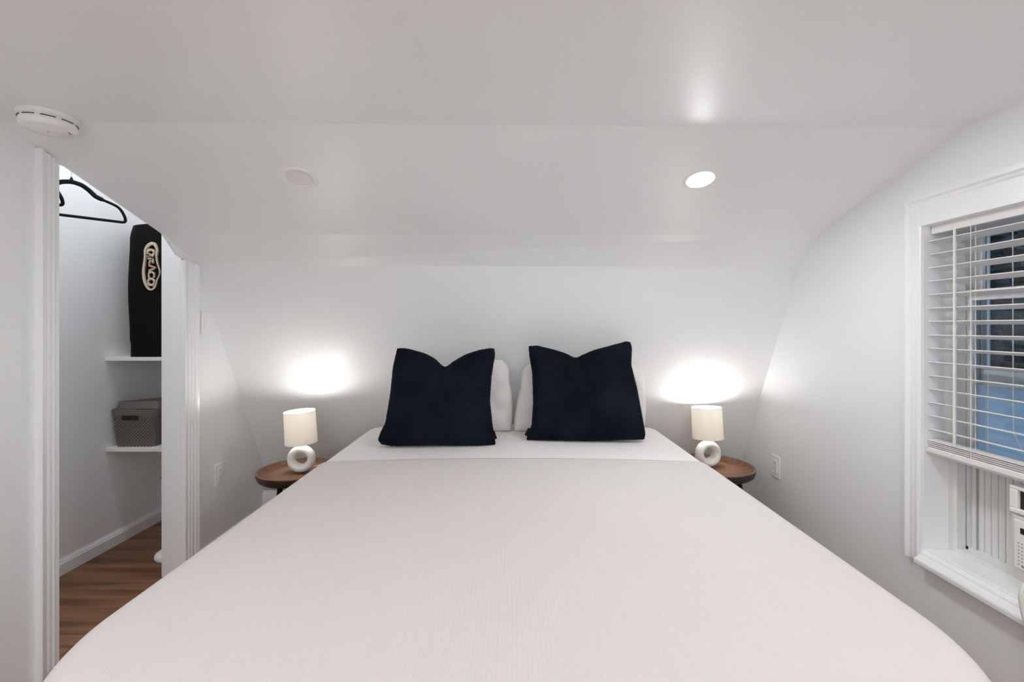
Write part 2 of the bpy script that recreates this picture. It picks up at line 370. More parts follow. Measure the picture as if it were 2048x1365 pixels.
# ------------------------------------------------------------------ window air conditioner
AY1 = 1.331; AY0 = .905
ac = thing('air_conditioner', 'white window air conditioner with a control panel set in the open sash', 'air conditioner', (1.52, (AY0+AY1)/2, Z(-.738)))
def A(p): return (p[0]-1.52, p[1]-(AY0+AY1)/2, p[2]-Z(-.738))
def AB(*bx): return B(*[(A(a), A(b_)) for a, b_ in bx])
link('body', AB(((1.47, AY0+.008, Z(-.728)), (1.86, AY1-.008, Z(-.462)))), 'plastic_off_white', ac, bevel=.004)
# front panel: a moulded frame, lower part
link('front_panel', AB(((1.430, AY0, Z(-.714)), (1.475, AY1, Z(-.530)))), 'plastic_off_white', ac, bevel=.006, seg=3)
# upper grille surround with an opening
g = link('grille_surround', AB(((1.424, AY0, Z(-.526)), (1.475, AY1, Z(-.512))), ((1.424, AY0, Z(-.460)), (1.475, AY1, Z(-.449))), ((1.424, AY1-.022, Z(-.513)), (1.475, AY1, Z(-.459))), ((1.424, AY0, Z(-.513)), (1.475, AY0+.024, Z(-.459)))), 'plastic_white', ac, bevel=.004, seg=3)
link('grille_recess', AB(((1.434, AY0+.02, Z(-.514)), (1.474, AY1-.018, Z(-.458)))), 'black_slot', ac)
for i in range(9):
    y = AY0+.045+i*.042
    link('louver', AB(((1.427, y, Z(-.512)), (1.436, y+.003, Z(-.460)))), 'plastic_off_white', ac) if i < 7 else None
cp = link('control_panel', AB(((1.427, AY0+.20, Z(-.680)), (1.433, AY1-.011, Z(-.544)))), 'plastic_white', ac, bevel=.0025)
link('display', AB(((1.4255, AY1-.062, Z(-.579)), (1.4275, AY1-.029, Z(-.563)))), 'black_slot', cp)
for r in range(7):
    for c_ in range(2):
        link('button_mark', AB(((1.4262, AY1-.022-.009*c_-.0035, Z(-.606-.010*r-.0022)), (1.4272, AY1-.022-.009*c_, Z(-.606-.010*r)))), 'grey_mark', cp)
for c_ in range(3):
    bm = AB(((1.4262, AY1-.040-.012*c_, Z(-.672)), (1.4272, AY1-.032-.012*c_, Z(-.668)))); link('button_mark', bm, 'grey_mark', cp)
# pleated side panels
def pleats(ya, yb, nm='pleated_panel'):
    bm = bmesh.new(); pts = [(1.523, ya)]; y = ya; pt_ = .0215
    while y+pt_ < yb:
        pts += [(1.5225, y+pt_*.5), (1.524, y+pt_*.80), (1.533, y+pt_*.90), (1.524, y+pt_)]; y += pt_
    pts.append((1.523, yb))
    prism(bm, pts+[(1.545, yb), (1.545, ya)], 'z', Z(-.730), Z(-.455)); return link(nm, bm, 'vinyl_white', ac, mtx=Matrix.Translation((-1.52, -(AY0+AY1)/2, -Z(-.738))))
pleats(AY1-.004, WY1-.034); pleats(WY0+.034, AY0+.004)
link('panel_frame', AB(((1.516, AY1-.004, Z(-.738)), (1.548, WY1-.030, Z(-.728))), ((1.516, WY1-.036, Z(-.738)), (1.548, WY1-.030, Z(-.452))), ((1.516, AY1-.004, Z(-.460)), (1.548, WY1-.030, Z(-.452)))), 'vinyl_white', ac)
link('panel_frame', AB(((1.516, WY0+.03, Z(-.738)), (1.548, AY0+.004, Z(-.728)))), 'vinyl_white', ac)
link('mounting_rod', AB(((1.519, WY1-.062, Z(-.730)), (1.522, WY1-.059, Z(-.455)))), 'rod_grey', ac)
bm = bmesh.new(); tube(bm, [A(p) for p in smoothpath([(1.440, 1.235, Z(-.66)), (1.405, 1.240, Z(-.665)), (1.352, 1.229, Z(-.690)), (1.345, 1.224, Z(-.74)), (1.362, 1.210, Z(-.86)), (1.385, 1.20, Z(-1.05)), (1.384, 1.15, Z(-1.19))])], .0048, 8)
link('power_cord', bm, 'plastic_off_white', ac, smooth=True)

# ------------------------------------------------------------------ outdoors seen through the panes
struct(link('ground', B(((1.7, -12, -3.3), (60, 60, -3.2))), 'earth'))
hb = thing('neighbouring_house', 'blue grey lap sided outbuilding below the window', 'building', (4.6, 4.5, -3.2))
bm = bmesh.new()
pts = [(3.4, 0)]; pts = []
zz = 0
while zz < 3.80:
    pts += [(-.012, zz), (0, zz+.15)]; zz += .155
prism(bm, [(x, z) for x, z in pts] + [(2.6, 3.50), (2.6, 0)], 'y', -4.2, 9); link('siding', bm, 'siding_blue', hb)
bm = bmesh.new(); prism(bm, [(-.12, 3.86), (-.12, 3.90), (2.72, 3.60), (2.72, 3.54)], 'y', -4.3, 9.1); link('roof', bm, 'roof_grey', hb)
def tree(label, loc, h, r, seed, n_=16000):
    rnd = random.Random(seed)
    t = thing('tree', label, 'tree', loc, group='trees outside the window')
    bm = bmesh.new(); tube(bm, [(0, 0, 0), (.05, .03, h*.4), (0, .1, h*.75), (.1, 0, h)], [.16, .12, .08, .03], 10)
    for i in range(16):
        a = rnd.uniform(0, 6.28); z = rnd.uniform(.3, .9)*h; q = r*rnd.uniform(.5, .95)
        tube(bm, [(0, 0, z), (q*.5*math.cos(a), q*.5*math.sin(a), z+.25), (q*math.cos(a), q*math.sin(a), z+.3)], [.04, .025, .01], 6)
    link('trunk', bm, 'bark', t)
    bm = bmesh.new()
    for i in range(n_):
        a = rnd.uniform(0, 6.28); z = rnd.uniform(.18, 1.04)*h; rr = r*math.sin(min(1, max(.08, (1.06-z/h)*1.3))*PI/2)*math.sqrt(rnd.random())
        p = Vector((rr*math.cos(a), rr*math.sin(a), z+.2*math.sin(a*5)))
        u = Vector((rnd.gauss(0,1), rnd.gauss(0,1), rnd.gauss(0,.6))).normalized(); v = u.orthogonal().normalized(); s = rnd.uniform(.08, .19)
        bm.faces.new([bm.verts.new(p+u*s), bm.verts.new(p+v*s*.45), bm.verts.new(p-u*s), bm.verts.new(p-v*s*.45)])
    link('foliage', bm, 'leaf', t)
tree('dark leafy tree behind the outbuilding, seen between the upper slats', (10.7, 10.2, -3.2), 7.6, 2.3, 3)
tree('dark leafy tree farther back, its crown filling gaps beside the first tree', (14.6, 13.4, -3.2), 8.6, 2.3, 4)

# ------------------------------------------------------------------ bed
BT = Z(-.560)
IX0, IX1, IY0, IY1, RR, RE = -.748, .768, .60, 2.60, .31, .05
def drape(a, b_, off, hang_r=RE):
    """cloth point (a,b) on the mattress: flat inside, then over the rounded edge and down"""
    rc = RR if b_ < 1.6 else .06
    cx = min(max(a, IX0+rc), IX1-rc); cy = min(max(b_, IY0+rc), IY1-rc)
    dx, dy = a-cx, b_-cy; dd = math.hypot(dx, dy); e = dd-rc
    crown = .015*max(0, 1-((a-.01)/.76)**2)*min(1, max(0, (b_-IY0)/.5))
    if e <= 0 or dd == 0: return (a, b_, BT+off+crown)
    nx, ny = dx/dd, dy/dd; bx, by = cx+nx*rc, cy+ny*rc; r = hang_r+off; q = PI/2*hang_r
    if e < q:
        th = e/hang_r; return (bx+nx*r*math.sin(th), by+ny*r*math.sin(th), BT-hang_r+r*math.cos(th)+crown*0)
    return (bx+nx*(r+.01*math.sin(bx*19+by*17)*(min(1, (e-q)*3))), by+ny*(r+.008*math.sin(by*23+bx*9)*(min(1, (e-q)*3))), BT-hang_r-(e-q))
def cloth(name, mt, a0, a1, b0, b1, off, na, nb, parent=None, thick=.004):
    bm = bmesh.new(); g = [[bm.verts.new(drape(a0+(a1-a0)*i/na, b0+(b1-b0)*j/nb, off)) for i in range(na+1)] for j in range(nb+1)]
    for j in range(nb):
        for i in range(na): bm.faces.new((g[j][i], g[j][i+1], g[j+1][i+1], g[j+1][i]))
    o = link(name, bm, mt, parent, smooth=True)
    md = o.modifiers.new('s', 'SOLIDIFY'); md.thickness = thick; md.offset = -1 if False else 1
    return o
bed = thing('bed', 'wide white mattress bed against the sloped wall between two round tables', 'bed', (.01, 1.6, 0))
T = Matrix.Translation((-.01, -1.6, 0))
o = cloth('mattress', 'sheet', IX0-.30, IX1+.30, IY0-.30, IY1+.25, 0, 150, 170, None, .002)
o.data.transform(T); o.parent = bed
link('bed_base', B(((IX0-.02-.01, IY0+.0-1.6, .12), (IX1+.02-.01, IY1+.02-1.6, BT-.27))), 'sheet', bed, bevel=.02)
for x in (IX0+.05, IX1-.05):
    for y in (IY0+.08, 2.5):
        link('leg', B(((x-.03-.01, y-.03-1.6, 0), (x+.03-.01, y+.03-1.6, .13))), 'black_wood', bed)
cv = cloth('coverlet', 'coverlet_rib', IX0-.42, IX1+.42, IY0-.42, 1.905, .004, 190, 150, None, .004)
tag(cv, 'ribbed off-white coverlet spread over the lower part of the bed', 'blanket')

# ------------------------------------------------------------------ cushions and pillows
def pillow(name, mt, left, right, bottom, top, y0, lean, T_, n_=44, power=.42, crease=None, noise=.0, seam=True, base=0):
    """left/right: tables v->(X), bottom/top: tables u->(height above the bed); the panel leans back by `lean` metres per metre"""
    bm = bmesh.new()
    def pt(u, v):
        U, V = (u+1)/2, (v+1)/2
        xl, xr = lerp(left, V), lerp(right, V); hb, ht = lerp(bottom, U), lerp(top, U)
        x = xl+(xr-xl)*U; h = hb+(ht-hb)*V
        return x, h
    def th(u, v):
        e = max(0, (1-abs(u)**2.6))*max(0, (1-abs(v)**2.6))
        t = T_*e**power
        t *= 1+.10*(-v)
        if crease: t -= crease*math.exp(-((u-crease_u)/.16)**2)*max(0, (v+.1))**1.5*e**.3
        if noise:
            t += e**.6*noise*(math.sin(u*7+v*4)+.7*math.sin(v*11-u*5)+.5*math.sin(u*17+v*9+1))
        return t
    crease_u = 0
    sides = []
    for s in (-1, 1):
        g = []
        for j in range(n_+1):
            row = []
            for i in range(n_+1):
                u = math.sin((-1+2*i/n_)*PI/2)*.35+(-1+2*i/n_)*.65; v = math.sin((-1+2*j/n_)*PI/2)*.35+(-1+2*j/n_)*.65
                x, h = pt(u, v); t = th(u, v)
                if s == 1: t *= .8
                c_ = 1/math.hypot(1, lean)
                row.append(bm.verts.new((x, y0+h*lean+s*t*c_, BT+base+.014+h-s*t*lean*c_)))
            g.append(row)
        sides.append(g)
        for j in range(n_):
            for i in range(n_): bm.faces.new((g[j][i], g[j][i+1], g[j+1][i+1], g[j+1][i]))
    bmesh.ops.remove_doubles(bm, verts=bm.verts, dist=.0008)
    return link(name, bm, mt, smooth=True)
def fuzz(o, strength):
    md = o.modifiers.new('sub', 'SUBSURF'); md.levels = 2; md.render_levels = 2
    tx = bpy.data.textures.new('fuzz', 'CLOUDS'); tx.noise_scale = .006; tx.noise_depth = 1
    md = o.modifiers.new('d', 'DISPLACE'); md.texture = tx; md.strength = strength; md.texture_coords = 'LOCAL'; md.mid_level = .5
Lt = [(0, .444), (.07, .447), (.15, .440), (.30, .420), (.40, .395), (.46, .367), (.49, .356), (.52, .360), (.58, .382), (.70, .415), (.85, .438), (.95, .446), (1, .444)]
c1 = pillow('throw_cushion', 'navy_fur', [(0, -.596), (.05, -.616), (.12, -.606), (.22, -.585), (.5, -.571), (.8, -.566), (1, -.552)], [(0, -.068), (.08, -.072), (.2, -.083), (.45, -.096), (.7, -.090), (.93, -.074), (1, -.078)],
            [(0, .004), (.1, -.003), (.5, .0), (.85, -.003), (1, .004)], Lt, 2.135, .25, .078, crease=.035, noise=.0022)
tag(c1, 'navy plush cushion nearer the left lamp, with the deeper dent in its top edge', 'cushion', 'navy plush cushions'); fuzz(c1, .004)
Rt = [(0, .452), (.08, .455), (.22, .438), (.35, .418), (.42, .400), (.46, .392), (.52, .408), (.62, .430), (.8, .455), (.95, .476), (1, .472)]
c2 = pillow('throw_cushion', 'navy_fur', [(0, .070), (.08, .078), (.15, .096), (.4, .105), (.7, .102), (.9, .088), (1, .086)], [(0, .640), (.06, .648), (.2, .640), (.5, .622), (.75, .600), (.93, .610), (1, .604)],
            [(0, .003), (.5, -.002), (1, .004)], Rt, 2.225, .25, .078, crease=.03, noise=.0022)
tag(c2, 'navy plush cushion nearer the right lamp, one top corner raised higher', 'cushion', 'navy plush cushions'); fuzz(c2, .004)
def ctag(o, x, h, y, r):
    bm = B(((-.010, -.0008, -.019), (.010, .0008, .019))); t = link('tag', bm, 'tag_black'); t.location = (x, y, BT+h); t.rotation_euler = (-.2, r, 0); t.parent = o
ctag(c1, -.079, .065, 2.125, -.35); ctag(c2, .082, .058, 2.215, .5)
p1 = pillow('bed_pillow', 'pillow_cotton', [(0, -.60), (.3, -.62), (.8, -.60), (1, -.58)], [(0, .002), (.3, .010), (.55, .009), (.75, -.006), (.9, -.006), (1, -.022)],
            [(0, .003), (.5, -.003), (1, .003)], [(0, .33), (.2, .345), (.5, .35), (.86, .372), (.95, .378), (1, .352)], 2.425, .0, .072, crease=.0, noise=.010, power=.5)
tag(p1, 'white bed pillow standing behind the left navy cushion', 'pillow', 'white bed pillows')
p2 = pillow('bed_pillow', 'pillow_cotton', [(0, .012), (.2, .016), (.45, .028), (.65, .045), (.9, .056), (1, .075)], [(0, .695), (.3, .705), (.6, .700), (.9, .690), (1, .670)],
            [(0, .003), (.5, -.003), (1, .003)], [(0, .345), (.08, .362), (.3, .35), (.6, .35), (.85, .368), (1, .355)], 2.425, .0, .070, crease=.0, noise=.010, power=.5)
tag(p2, 'white bed pillow standing behind the right navy cushion', 'pillow', 'white bed pillows')

# ------------------------------------------------------------------ round tray tables
def tray_table(label, x, y, ztop, R_, rots):
    t = thing('side_table', label, 'table', (x, y, 0), group='round walnut side tables')
    zt = ztop; dk = R_
    bm = bmesh.new()
    lathe(bm, [(0, zt-.020), (R_-.024, zt-.020), (R_-.017, zt-.016), (R_-.0125, zt-.003), (R_-.011, zt), (R_, zt), (R_, zt-.003)], 96, mi=0)
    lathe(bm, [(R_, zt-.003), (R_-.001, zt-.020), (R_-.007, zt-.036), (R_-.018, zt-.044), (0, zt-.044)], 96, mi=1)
    bmesh.ops.remove_doubles(bm, verts=bm.verts, dist=.0001)
    o = link('tray_top', bm, ['walnut', 'walnut_dark'], t, smooth=True)
    md = o.modifiers.new('e', 'EDGE_SPLIT'); md.split_angle = math.radians(50)
    for a in rots:
        c_, s_ = math.cos(a), math.sin(a); bm = bmesh.new()
        tube(bm, [(.125*c_, .125*s_, zt-.040), (.195*c_, .195*s_, 0)], [.0135, .009], 16)
        link('leg', bm, 'black_wood', t, smooth=True)
    return t
tray_table('round walnut tray table with black legs left of the bed', -1.112, 2.435, Z(-.740), .200, [math.radians(a) for a in (-106, 14, 134)])
tray_table('round walnut tray table right of the bed, near the window wall', 1.073, 2.485, Z(-.735), .21, [math.radians(a) for a in (90, 210, -30)])

# ------------------------------------------------------------------ ring lamps
def lamp(label, x, y, zb, yaw, roll, pitch):
    t = thing('table_lamp', label, 'lamp', (x, y, zb), (0, 0, yaw), 'ring lamps on the side tables')
    bm = bmesh.new(); N1, N2 = 64, 28; rings = []
    for i in range(N1):
        a = 2*PI*i/N1; ring = []
        rc = .0495; tr = .0185+.0030*max(0, -math.sin(a)); td = .030+.006*max(0, -math.sin(a))
        for j in range(N2):
            b_ = 2*PI*j/N2
            rad = rc+tr*math.cos(b_)*(1 if math.cos(b_) < 0 else 1.05)
            p = Vector((rad*math.cos(a)*1.02, td*math.sin(b_), .070+rad*math.sin(a)))
            p.z = max(p.z, 0.0 + (.0015 if p.z < .0015 else 0)); ring.append(bm.verts.new(p))
        rings.append(ring)
    for i in range(N1):
        a_, b_ = rings[i], rings[(i+1) % N1]
        for j in range(N2): k = (j+1) % N2; bm.faces.new((a_[j], a_[k], b_[k], b_[j]))
    link('ring_base', bm, 'ceramic', t, smooth=True)
    bm = bmesh.new(); tube(bm, [(0, 0, .134), (0, 0, .286)], .010, 16); link('bulb_socket', bm, 'plastic_white', t)
    bm = bmesh.new(); bmesh.ops.create_uvsphere(bm, u_segments=24, v_segments=16, radius=.018, matrix=Matrix.Translation((0, 0, .300))); link('bulb', bm, 'bulb', t, smooth=True)
    bm = bmesh.new(); r0, r1, z0, z1 = .0795, .077, .152, .318
    lathe(bm, [(r0, z0), (r1, z1), (r1-.0012, z1), (r0-.0012, z0)], 72, close=True)
    sh = link('lamp_shade', bm, 'shade_linen', t, smooth=True)
    md = sh.modifiers.new('e', 'EDGE_SPLIT'); md.split_angle = math.radians(40)
    for zz_, rr_ in ((z0, r0), (z1, r1)):
        bm = bmesh.new(); tube(bm, [((rr_)*math.cos(2*PI*i/48), (rr_)*math.sin(2*PI*i/48), zz_) for i in range(49)], .0010, 6)
        link('shade_rim', bm, 'cord_white', sh)
    bm = bmesh.new()
    for k in range(3):
        a = 2*PI*k/3; tube(bm, [(.009*math.cos(a), .009*math.sin(a), .178), (.078*math.cos(a), .078*math.sin(a), .170)], .0011, 6)
    link('shade_spider', bm, 'chrome', sh)
    piv = Vector((0, 0, .15)); R_ = Matrix.Rotation(-yaw, 4, 'Z') @ Matrix.Rotation(pitch, 4, 'X') @ Matrix.Rotation(roll, 4, 'Y')
    sh.matrix_local = Matrix.Translation(piv) @ R_ @ Matrix.Translation(-piv)
    return t
lamp('lit white ring lamp on the left side table, shade leaning left', -1.096, 2.432, Z(-.7575), .10, math.radians(-3.2), math.radians(.8))
lamp('lit white ring lamp on the right side table, base turned further sideways', 1.064, 2.512, Z(-.7525), .18, math.radians(-1.8), math.radians(-3))
bm = bmesh.new(); tube(bm, smoothpath([(-1.052, 2.445, Z(-.735)), (-1.03, 2.50, Z(-.742)), (-.985, 2.585, Z(-.735)), (-.955, 2.61, Z(-.733)), (-.93, 2.63, Z(-.76)), (-.92, 2.67, Z(-1.0)), (-.92, 2.70, Z(-1.19))]), .0022, 8)
tag(link('lamp_cord', bm, 'plastic_white', smooth=True), 'thin white lamp cord trailing over the back rim of the left side table', 'cord')

# ------------------------------------------------------------------ ceiling fittings
def frame_on(p, n_):
    n_ = Vector(n_).normalized(); x = Vector((1, 0, 0)); x = (x-n_*x.dot(n_)).normalized(); y = n_.cross(x)
    m_ = Matrix((x, y, n_)).transposed().to_4x4(); m_.translation = Vector(p); return m_
sl = Vector((0, L3[0]-L2[0], L3[1]-L2[1])).normalized(); ndown = Vector((0, -sl.z, sl.y)); ndown = ndown if ndown.z < 0 else -ndown
def slope_z(y, x):
    t = (x-XL)/(XR-XL); y2, z2 = L2[0]+(R2[0]-L2[0])*t, L2[1]+(R2[1]-L2[1])*t; y3, z3 = L3[0]+(R3[0]-L3[0])*t, L3[1]+(R3[1]-L3[1])*t
    return z2+(z3-z2)*(y2-y)/(y2-y3)
def flat_z(x, y):
    t = (x-XL)/(XR-XL); u = (1.43-y)/(1.43-YB); return (L3[1]+(Z(.640)-L3[1])*u)*(1-t)+(R3[1]+(Z(.625)-R3[1])*u)*t
def downlight(label, x, y, z, nrm, lens, R_=.064, cat='ceiling light'):
    t = thing('ceiling_light', label, cat, (0, 0, 0), group='round recessed ceiling lights'); t.matrix_world = frame_on((x+nrm[0]*.001, y+nrm[1]*.001, z+nrm[2]*.001), nrm)
    bm = bmesh.new(); lathe(bm, [(R_, -.004), (R_, .001), (R_-.004, .0035), (R_-.018, .0045), (R_-.0195, .001), (R_-.0195, -.004)], 64, close=True); link('trim_ring', bm, 'plastic_white', t, smooth=True)
    bm = bmesh.new(); lathe(bm, [(0, .0035), (R_-.024, .0034), (R_-.019, .0035), (R_-.019, -.002), (0, -.002)], 64); link('lens', bm, lens, t)
    return t
def on_slope(px, py):
    # sight line down to the slope
    kx, kz = (px-1022)/930, (654.5-py)/930
    lo, hi = 1.45, 2.1
    for _ in range(40):
        y = (lo+hi)/2
        if H+kz*y > slope_z(y, kx*y): hi = y
        else: lo = y
    return kx*y, y, slope_z(y, kx*y)
x, y, z = on_slope(599, 355.5); downlight('unlit round recessed light in the sloped ceiling, left of the lit one', x, y, z, ndown, 'light_off')
x, y, z = on_slope(1400.5, 358); downlight('glowing round recessed light in the sloped ceiling', x, y, z, ndown, 'light_on', .0605)
for x, y, lb_ in ((-.75, .45, 'above the closet side of the bed foot'), (.75, .45, 'above the window side of the bed foot'), (-.75, -1.3, 'added as unseen fill behind the bed foot, closet side'), (.75, -1.3, 'added as unseen fill behind the bed foot, window side')):
    downlight('lit round recessed light in the flat ceiling, '+lb_, x, y, flat_z(x, y)-.003, (0, 0, -1), 'light_rear')  # pair behind camera added as unseen fill; bed-foot pair inferred from shelf shadows
downlight('added unseen fill light in the closet ceiling', -1.80, 1.92, 2.999, (0, 0, -1), 'light_closet_fill', .095)  # out-of-view fill added to brighten the closet
# smoke alarm
t = thing('smoke_alarm', 'round white smoke alarm on the ceiling above the closet corner', 'smoke alarm', (-1.378, 1.385, Z(.6285)), (PI, 0, .15))
bm = bmesh.new(); lathe(bm, [(0, -.002), (.069, -.002), (.070, .006), (.066, .009), (.0655, .012), (0, .012)], 64); link('mounting_plate', bm, 'plastic_white', t, smooth=True)
bm = bmesh.new(); lathe(bm, [(0, .0125), (.061, .0125), (.0645, .016), (.0655, .030), (.063, .040), (.057, .0435), (.044, .0445), (.041, .0485), (.015, .0495), (0, .0495)], 64); bd = link('body', bm, 'plastic_white', t, smooth=True)
for k in range(9):
    a0 = 2*PI*k/9; bm = bmesh.new()
    tube(bm, [(.0656*math.cos(a0+.5*i/8), .0656*math.sin(a0+.5*i/8), .0185) for i in range(9)], .0014, 6); link('vent_slot', bm, 'black_slot', bd)
for px_, py_ in ((.047, -.016), (.050, -.006), (.004, .006)):
    bm = bmesh.new(); lathe(bm, [(0, .0340), (.0022, .0340), (.0022, .0440), (0, .0440)], 16); o = link('indicator_hole', bm, 'black_slot', bd); o.location = (px_, py_, .0010 if abs(px_) > .02 else .0060)

# ------------------------------------------------------------------ outlets and switch
def plate_thing(name, label, cat, x, y, z, sgn, group=None):
    return thing(name, label, cat, (x, y, z), (0, 0, -sgn*PI/2), group)    # local -y faces the room
def outlet(label, x, y, z, sgn):
    t = plate_thing('power_outlet', label, 'outlet', x, y, z, sgn, 'white duplex outlets low on the side walls')
    link('cover_plate', B(((-.036, -.006, -.058), (.036, 0, .058))), 'plastic_white', t, bevel=.003, seg=3)
    link('receptacle_face', B(((-.017, -.0085, -.034), (.017, -.005, .034))), 'plastic_white', t, bevel=.001)
    for s in (1, -1):
        for dx in (-.0065, .0065): link('slot', B(((dx-.0011, -.0090, s*.018-.001), (dx+.0011, -.0082, s*.018+.008))), 'grey_mark', t)
        bm = bmesh.new(); lathe(bm, [(0, 0), (.0026, 0), (.0026, .001), (0, .001)], 12); o = link('ground_hole', bm, 'grey_mark', t); o.rotation_euler = (PI/2, 0, 0); o.location = (0, -.0082, s*.018-.007)
    return t
outlet('white duplex outlet on the left wall beside the closet casing', XL+.0005, 2.497, Z(-.790), -1)
outlet('white duplex outlet on the right wall near the tray table', XR-.0005, 2.452, Z(-.736), 1)
t = plate_thing('light_switch', 'white rocker light switch on the left wall beside the closet casing', 'switch', XL+.0005, 2.386, Z(.020), -1)
link('cover_plate', B(((-.036, -.006, -.058), (.036, 0, .058))), 'plastic_white', t, bevel=.003, seg=3)
bm = bmesh.new(); prism(bm, [(-.0075, -.034), (-.0115, .0), (-.0075, .034), (-.004, .034), (-.004, -.034)], 'x', -.0165, .0165); link('rocker', bm, 'plastic_white', t, bevel=.001)

# ------------------------------------------------------------------ closet contents
SH = []
for zt, lb in ((-.163, 'white closet shelf holding the black bag'), (-.652, 'white closet shelf holding the taupe bin')):
    t = thing('closet_shelf', lb, 'shelf', ((XC+XL-WT)/2, 2.70, Z(zt)), group='white closet shelves')
    hx = (XL-WT-XC)/2-.001
    link('board', B(((-hx, -.203, -.019), (hx, .21, 0))), 'shelf_white', t, bevel=.0015)
    for s in (-1, 1): link('support_cleat', B(((s*hx-(.018 if s > 0 else 0), -.14, -.032), (s*hx+(.018 if s < 0 else 0), .21, -.019))), 'shelf_white', t)
# travel bag with the cream emblem
bx, by, bz = -1.957, 2.525, Z(-.163)
bag = thing('travel_bag', 'tall black padded bag with a cream lettered emblem, standing on the upper closet shelf', 'bag', (bx, by, bz))
bm = bmesh.new(); n_z = 22; hw = .128
sec = []
for j in range(n_z+1):
    v = j/n_z; zz_ = .715*v
    bul = .003*math.sin(v*PI)-.002*math.sin(v*9); wl = -hw-.008-bul+(.006 if v < .12 else 0); 
    sec.append((wl + (.02*(v-.93)/.07 if v > .93 else 0), hw+bul*.4, .0 - bul, .24, zz_+(.0)))
rings = []
for wl, wr, yf, yb_, zz_ in sec:
    top = zz_ > .70
    r = []
    for q in range(40):
        a = 2*PI*q/40; cx, cy = (wl+wr)/2, (yf+yb_)/2; ex, ey = (wr-wl)/2, (yb_-yf)/2
        c_, s_ = math.cos(a), math.sin(a); p = 7
        rr_ = (abs(c_)**p+abs(s_)**p)**(-1/p)
        x_ = cx+ex*c_*rr_; r.append(bm.verts.new((x_, cy+ey*s_*rr_, zz_ + (.022*((x_+.128)/.256) if zz_ > .1 else 0)*(zz_/.715))))
    rings.append(r)
for a_, b_ in zip(rings, rings[1:]):
    for q in range(40): k = (q+1) % 40; bm.faces.new((a_[q], a_[k], b_[k], b_[q]))
bm.faces.new(rings[0][::-1])
ctop = bm.verts.new((0, .12, .745)); tr = rings[-1]
for q in range(40): bm.faces.new((tr[q], tr[(q+1) % 40], ctop))
link('bag_body', bm, 'nylon_black', bag, smooth=True)
bm = bmesh.new(); tube(bm, [(hw-.004, -.003, .01), (hw-.002, -.007, .35), (hw-.004, -.003, .70)], .004, 8); link('edge_piping', bm, 'nylon_black', bag, smooth=True)
# emblem: drawn in local (s down the bag, r to the left), read from top to bottom
def epx(px, py):    # emblem sheet coordinates (tenths of the emblem sheet) to local x,z on the bag front
    return (((270+px/10.5)-1022)*2.508/930-bx, (H+(654.5-(470+py/10.5))*2.508/930)-bz)
def flat(name, polys, mt, y=-.0125, parent=bag, th=.0015):
    bm = bmesh.new()
    for outer in polys:
        pts = [epx(*p) for p in outer]; v0 = [bm.verts.new((p[0], y, p[1])) for p in pts]; v1 = [bm.verts.new((p[0], y+th+.010, p[1])) for p in pts]
        for i in range(len(pts)):
            j = (i+1) % len(pts); bm.faces.new((v0[i], v0[j], v1[j], v1[i]))
        bm.faces.new(v0); 
    return link(name, bm, mt, parent)
def ribbon(path, closed=True):
    """closed outline with changing width -> quads; path: (x,y,width)"""
    P = [Vector((p[0], p[1])) for p in path]; W_ = [p[2] for p in path]; k = len(P); L_, R_ = [], []
    for i in range(k):
        if closed: tn = (P[(i+1) % k]-P[i-1]).normalized()
        else: tn = (P[min(i+1, k-1)]-P[max(i-1, 0)]).normalized()
        nn = Vector((-tn.y, tn.x)); L_.append(P[i]+nn*W_[i]/2); R_.append(P[i]-nn*W_[i]/2)
    out = []
    for i in range(k if closed else k-1):
        j = (i+1) % k; out.append([tuple(L_[i]), tuple(L_[j]), tuple(R_[j]), tuple(R_[i])])
    return out
def cr(path, closed=True, k=5):
    P = [Vector(p) for p in path]; n_ = len(P); out = []
    for i in range(n_ if closed else n_-1):
        if closed: p0, p1, p2, p3 = P[i-1], P[i], P[(i+1) % n_], P[(i+2) % n_]
        else: p0, p1, p2, p3 = P[max(i-1, 0)], P[i], P[i+1], P[min(i+2, n_-1)]
        for s in range(k):
            t_ = s/k; out.append(tuple(.5*((2*p1)+(-p0+p2)*t_+(2*p0-5*p1+4*p2-p3)*t_*t_+(-p0+3*p1-3*p2+p3)*t_**3)))
    if not closed: out.append(tuple(P[-1]))
    return out
rim = cr([(350, 175, 62), (400, 215, 48), (435, 300, 34), (436, 380, 30), (425, 460, 22), (440, 570, 18), (468, 670, 15), (495, 765, 13), (482, 850, 14), (440, 950, 18), (420, 1040, 22), (385, 1110, 28), (320, 1150, 34),
          (255, 1120, 44), (205, 1040, 50), (170, 930, 50), (155, 780, 48), (170, 620, 42), (185, 500, 34), (188, 400, 32), (190, 330, 42), (225, 250, 52), (285, 195, 58)])
flat('emblem_outline', ribbon(rim), 'logo_cream')
def ring(cx, cy, rx, ry, wx, wy, a0=0, a1=360, n_=28):
    """letter bowl with thick and thin parts, turned a quarter like the lettering"""
    full = abs(a1-a0) >= 360
    ps = []
    for i in range(n_ if full else n_+1):
        a = math.radians(a0+(a1-a0)*i/n_); c_, s_ = math.cos(a), math.sin(a)
        ps.append((cx+rx*c_, cy+ry*s_, wx*abs(c_)+wy*abs(s_)))
    return ribbon(ps, full)
L = []
L += ring(308, 372, 68, 66, 18, 42, 110, 430)                                  # G, open towards its reading side
L += [[(226, 425), (262, 425), (262, 452), (226, 452)], [(232, 400), (300, 400), (300, 436), (232, 436)], [(296, 385), (312, 385), (312, 452), (296, 452)]]
L += [[(255, 478), (358, 478), (358, 508), (255, 508)], [(252, 468), (266, 468), (266, 520), (252, 520)], [(344, 470), (358, 470), (358, 500), (344, 500)]]   # R
L += ring(333, 520, 22, 32, 12, 22, -90, 90, 12)
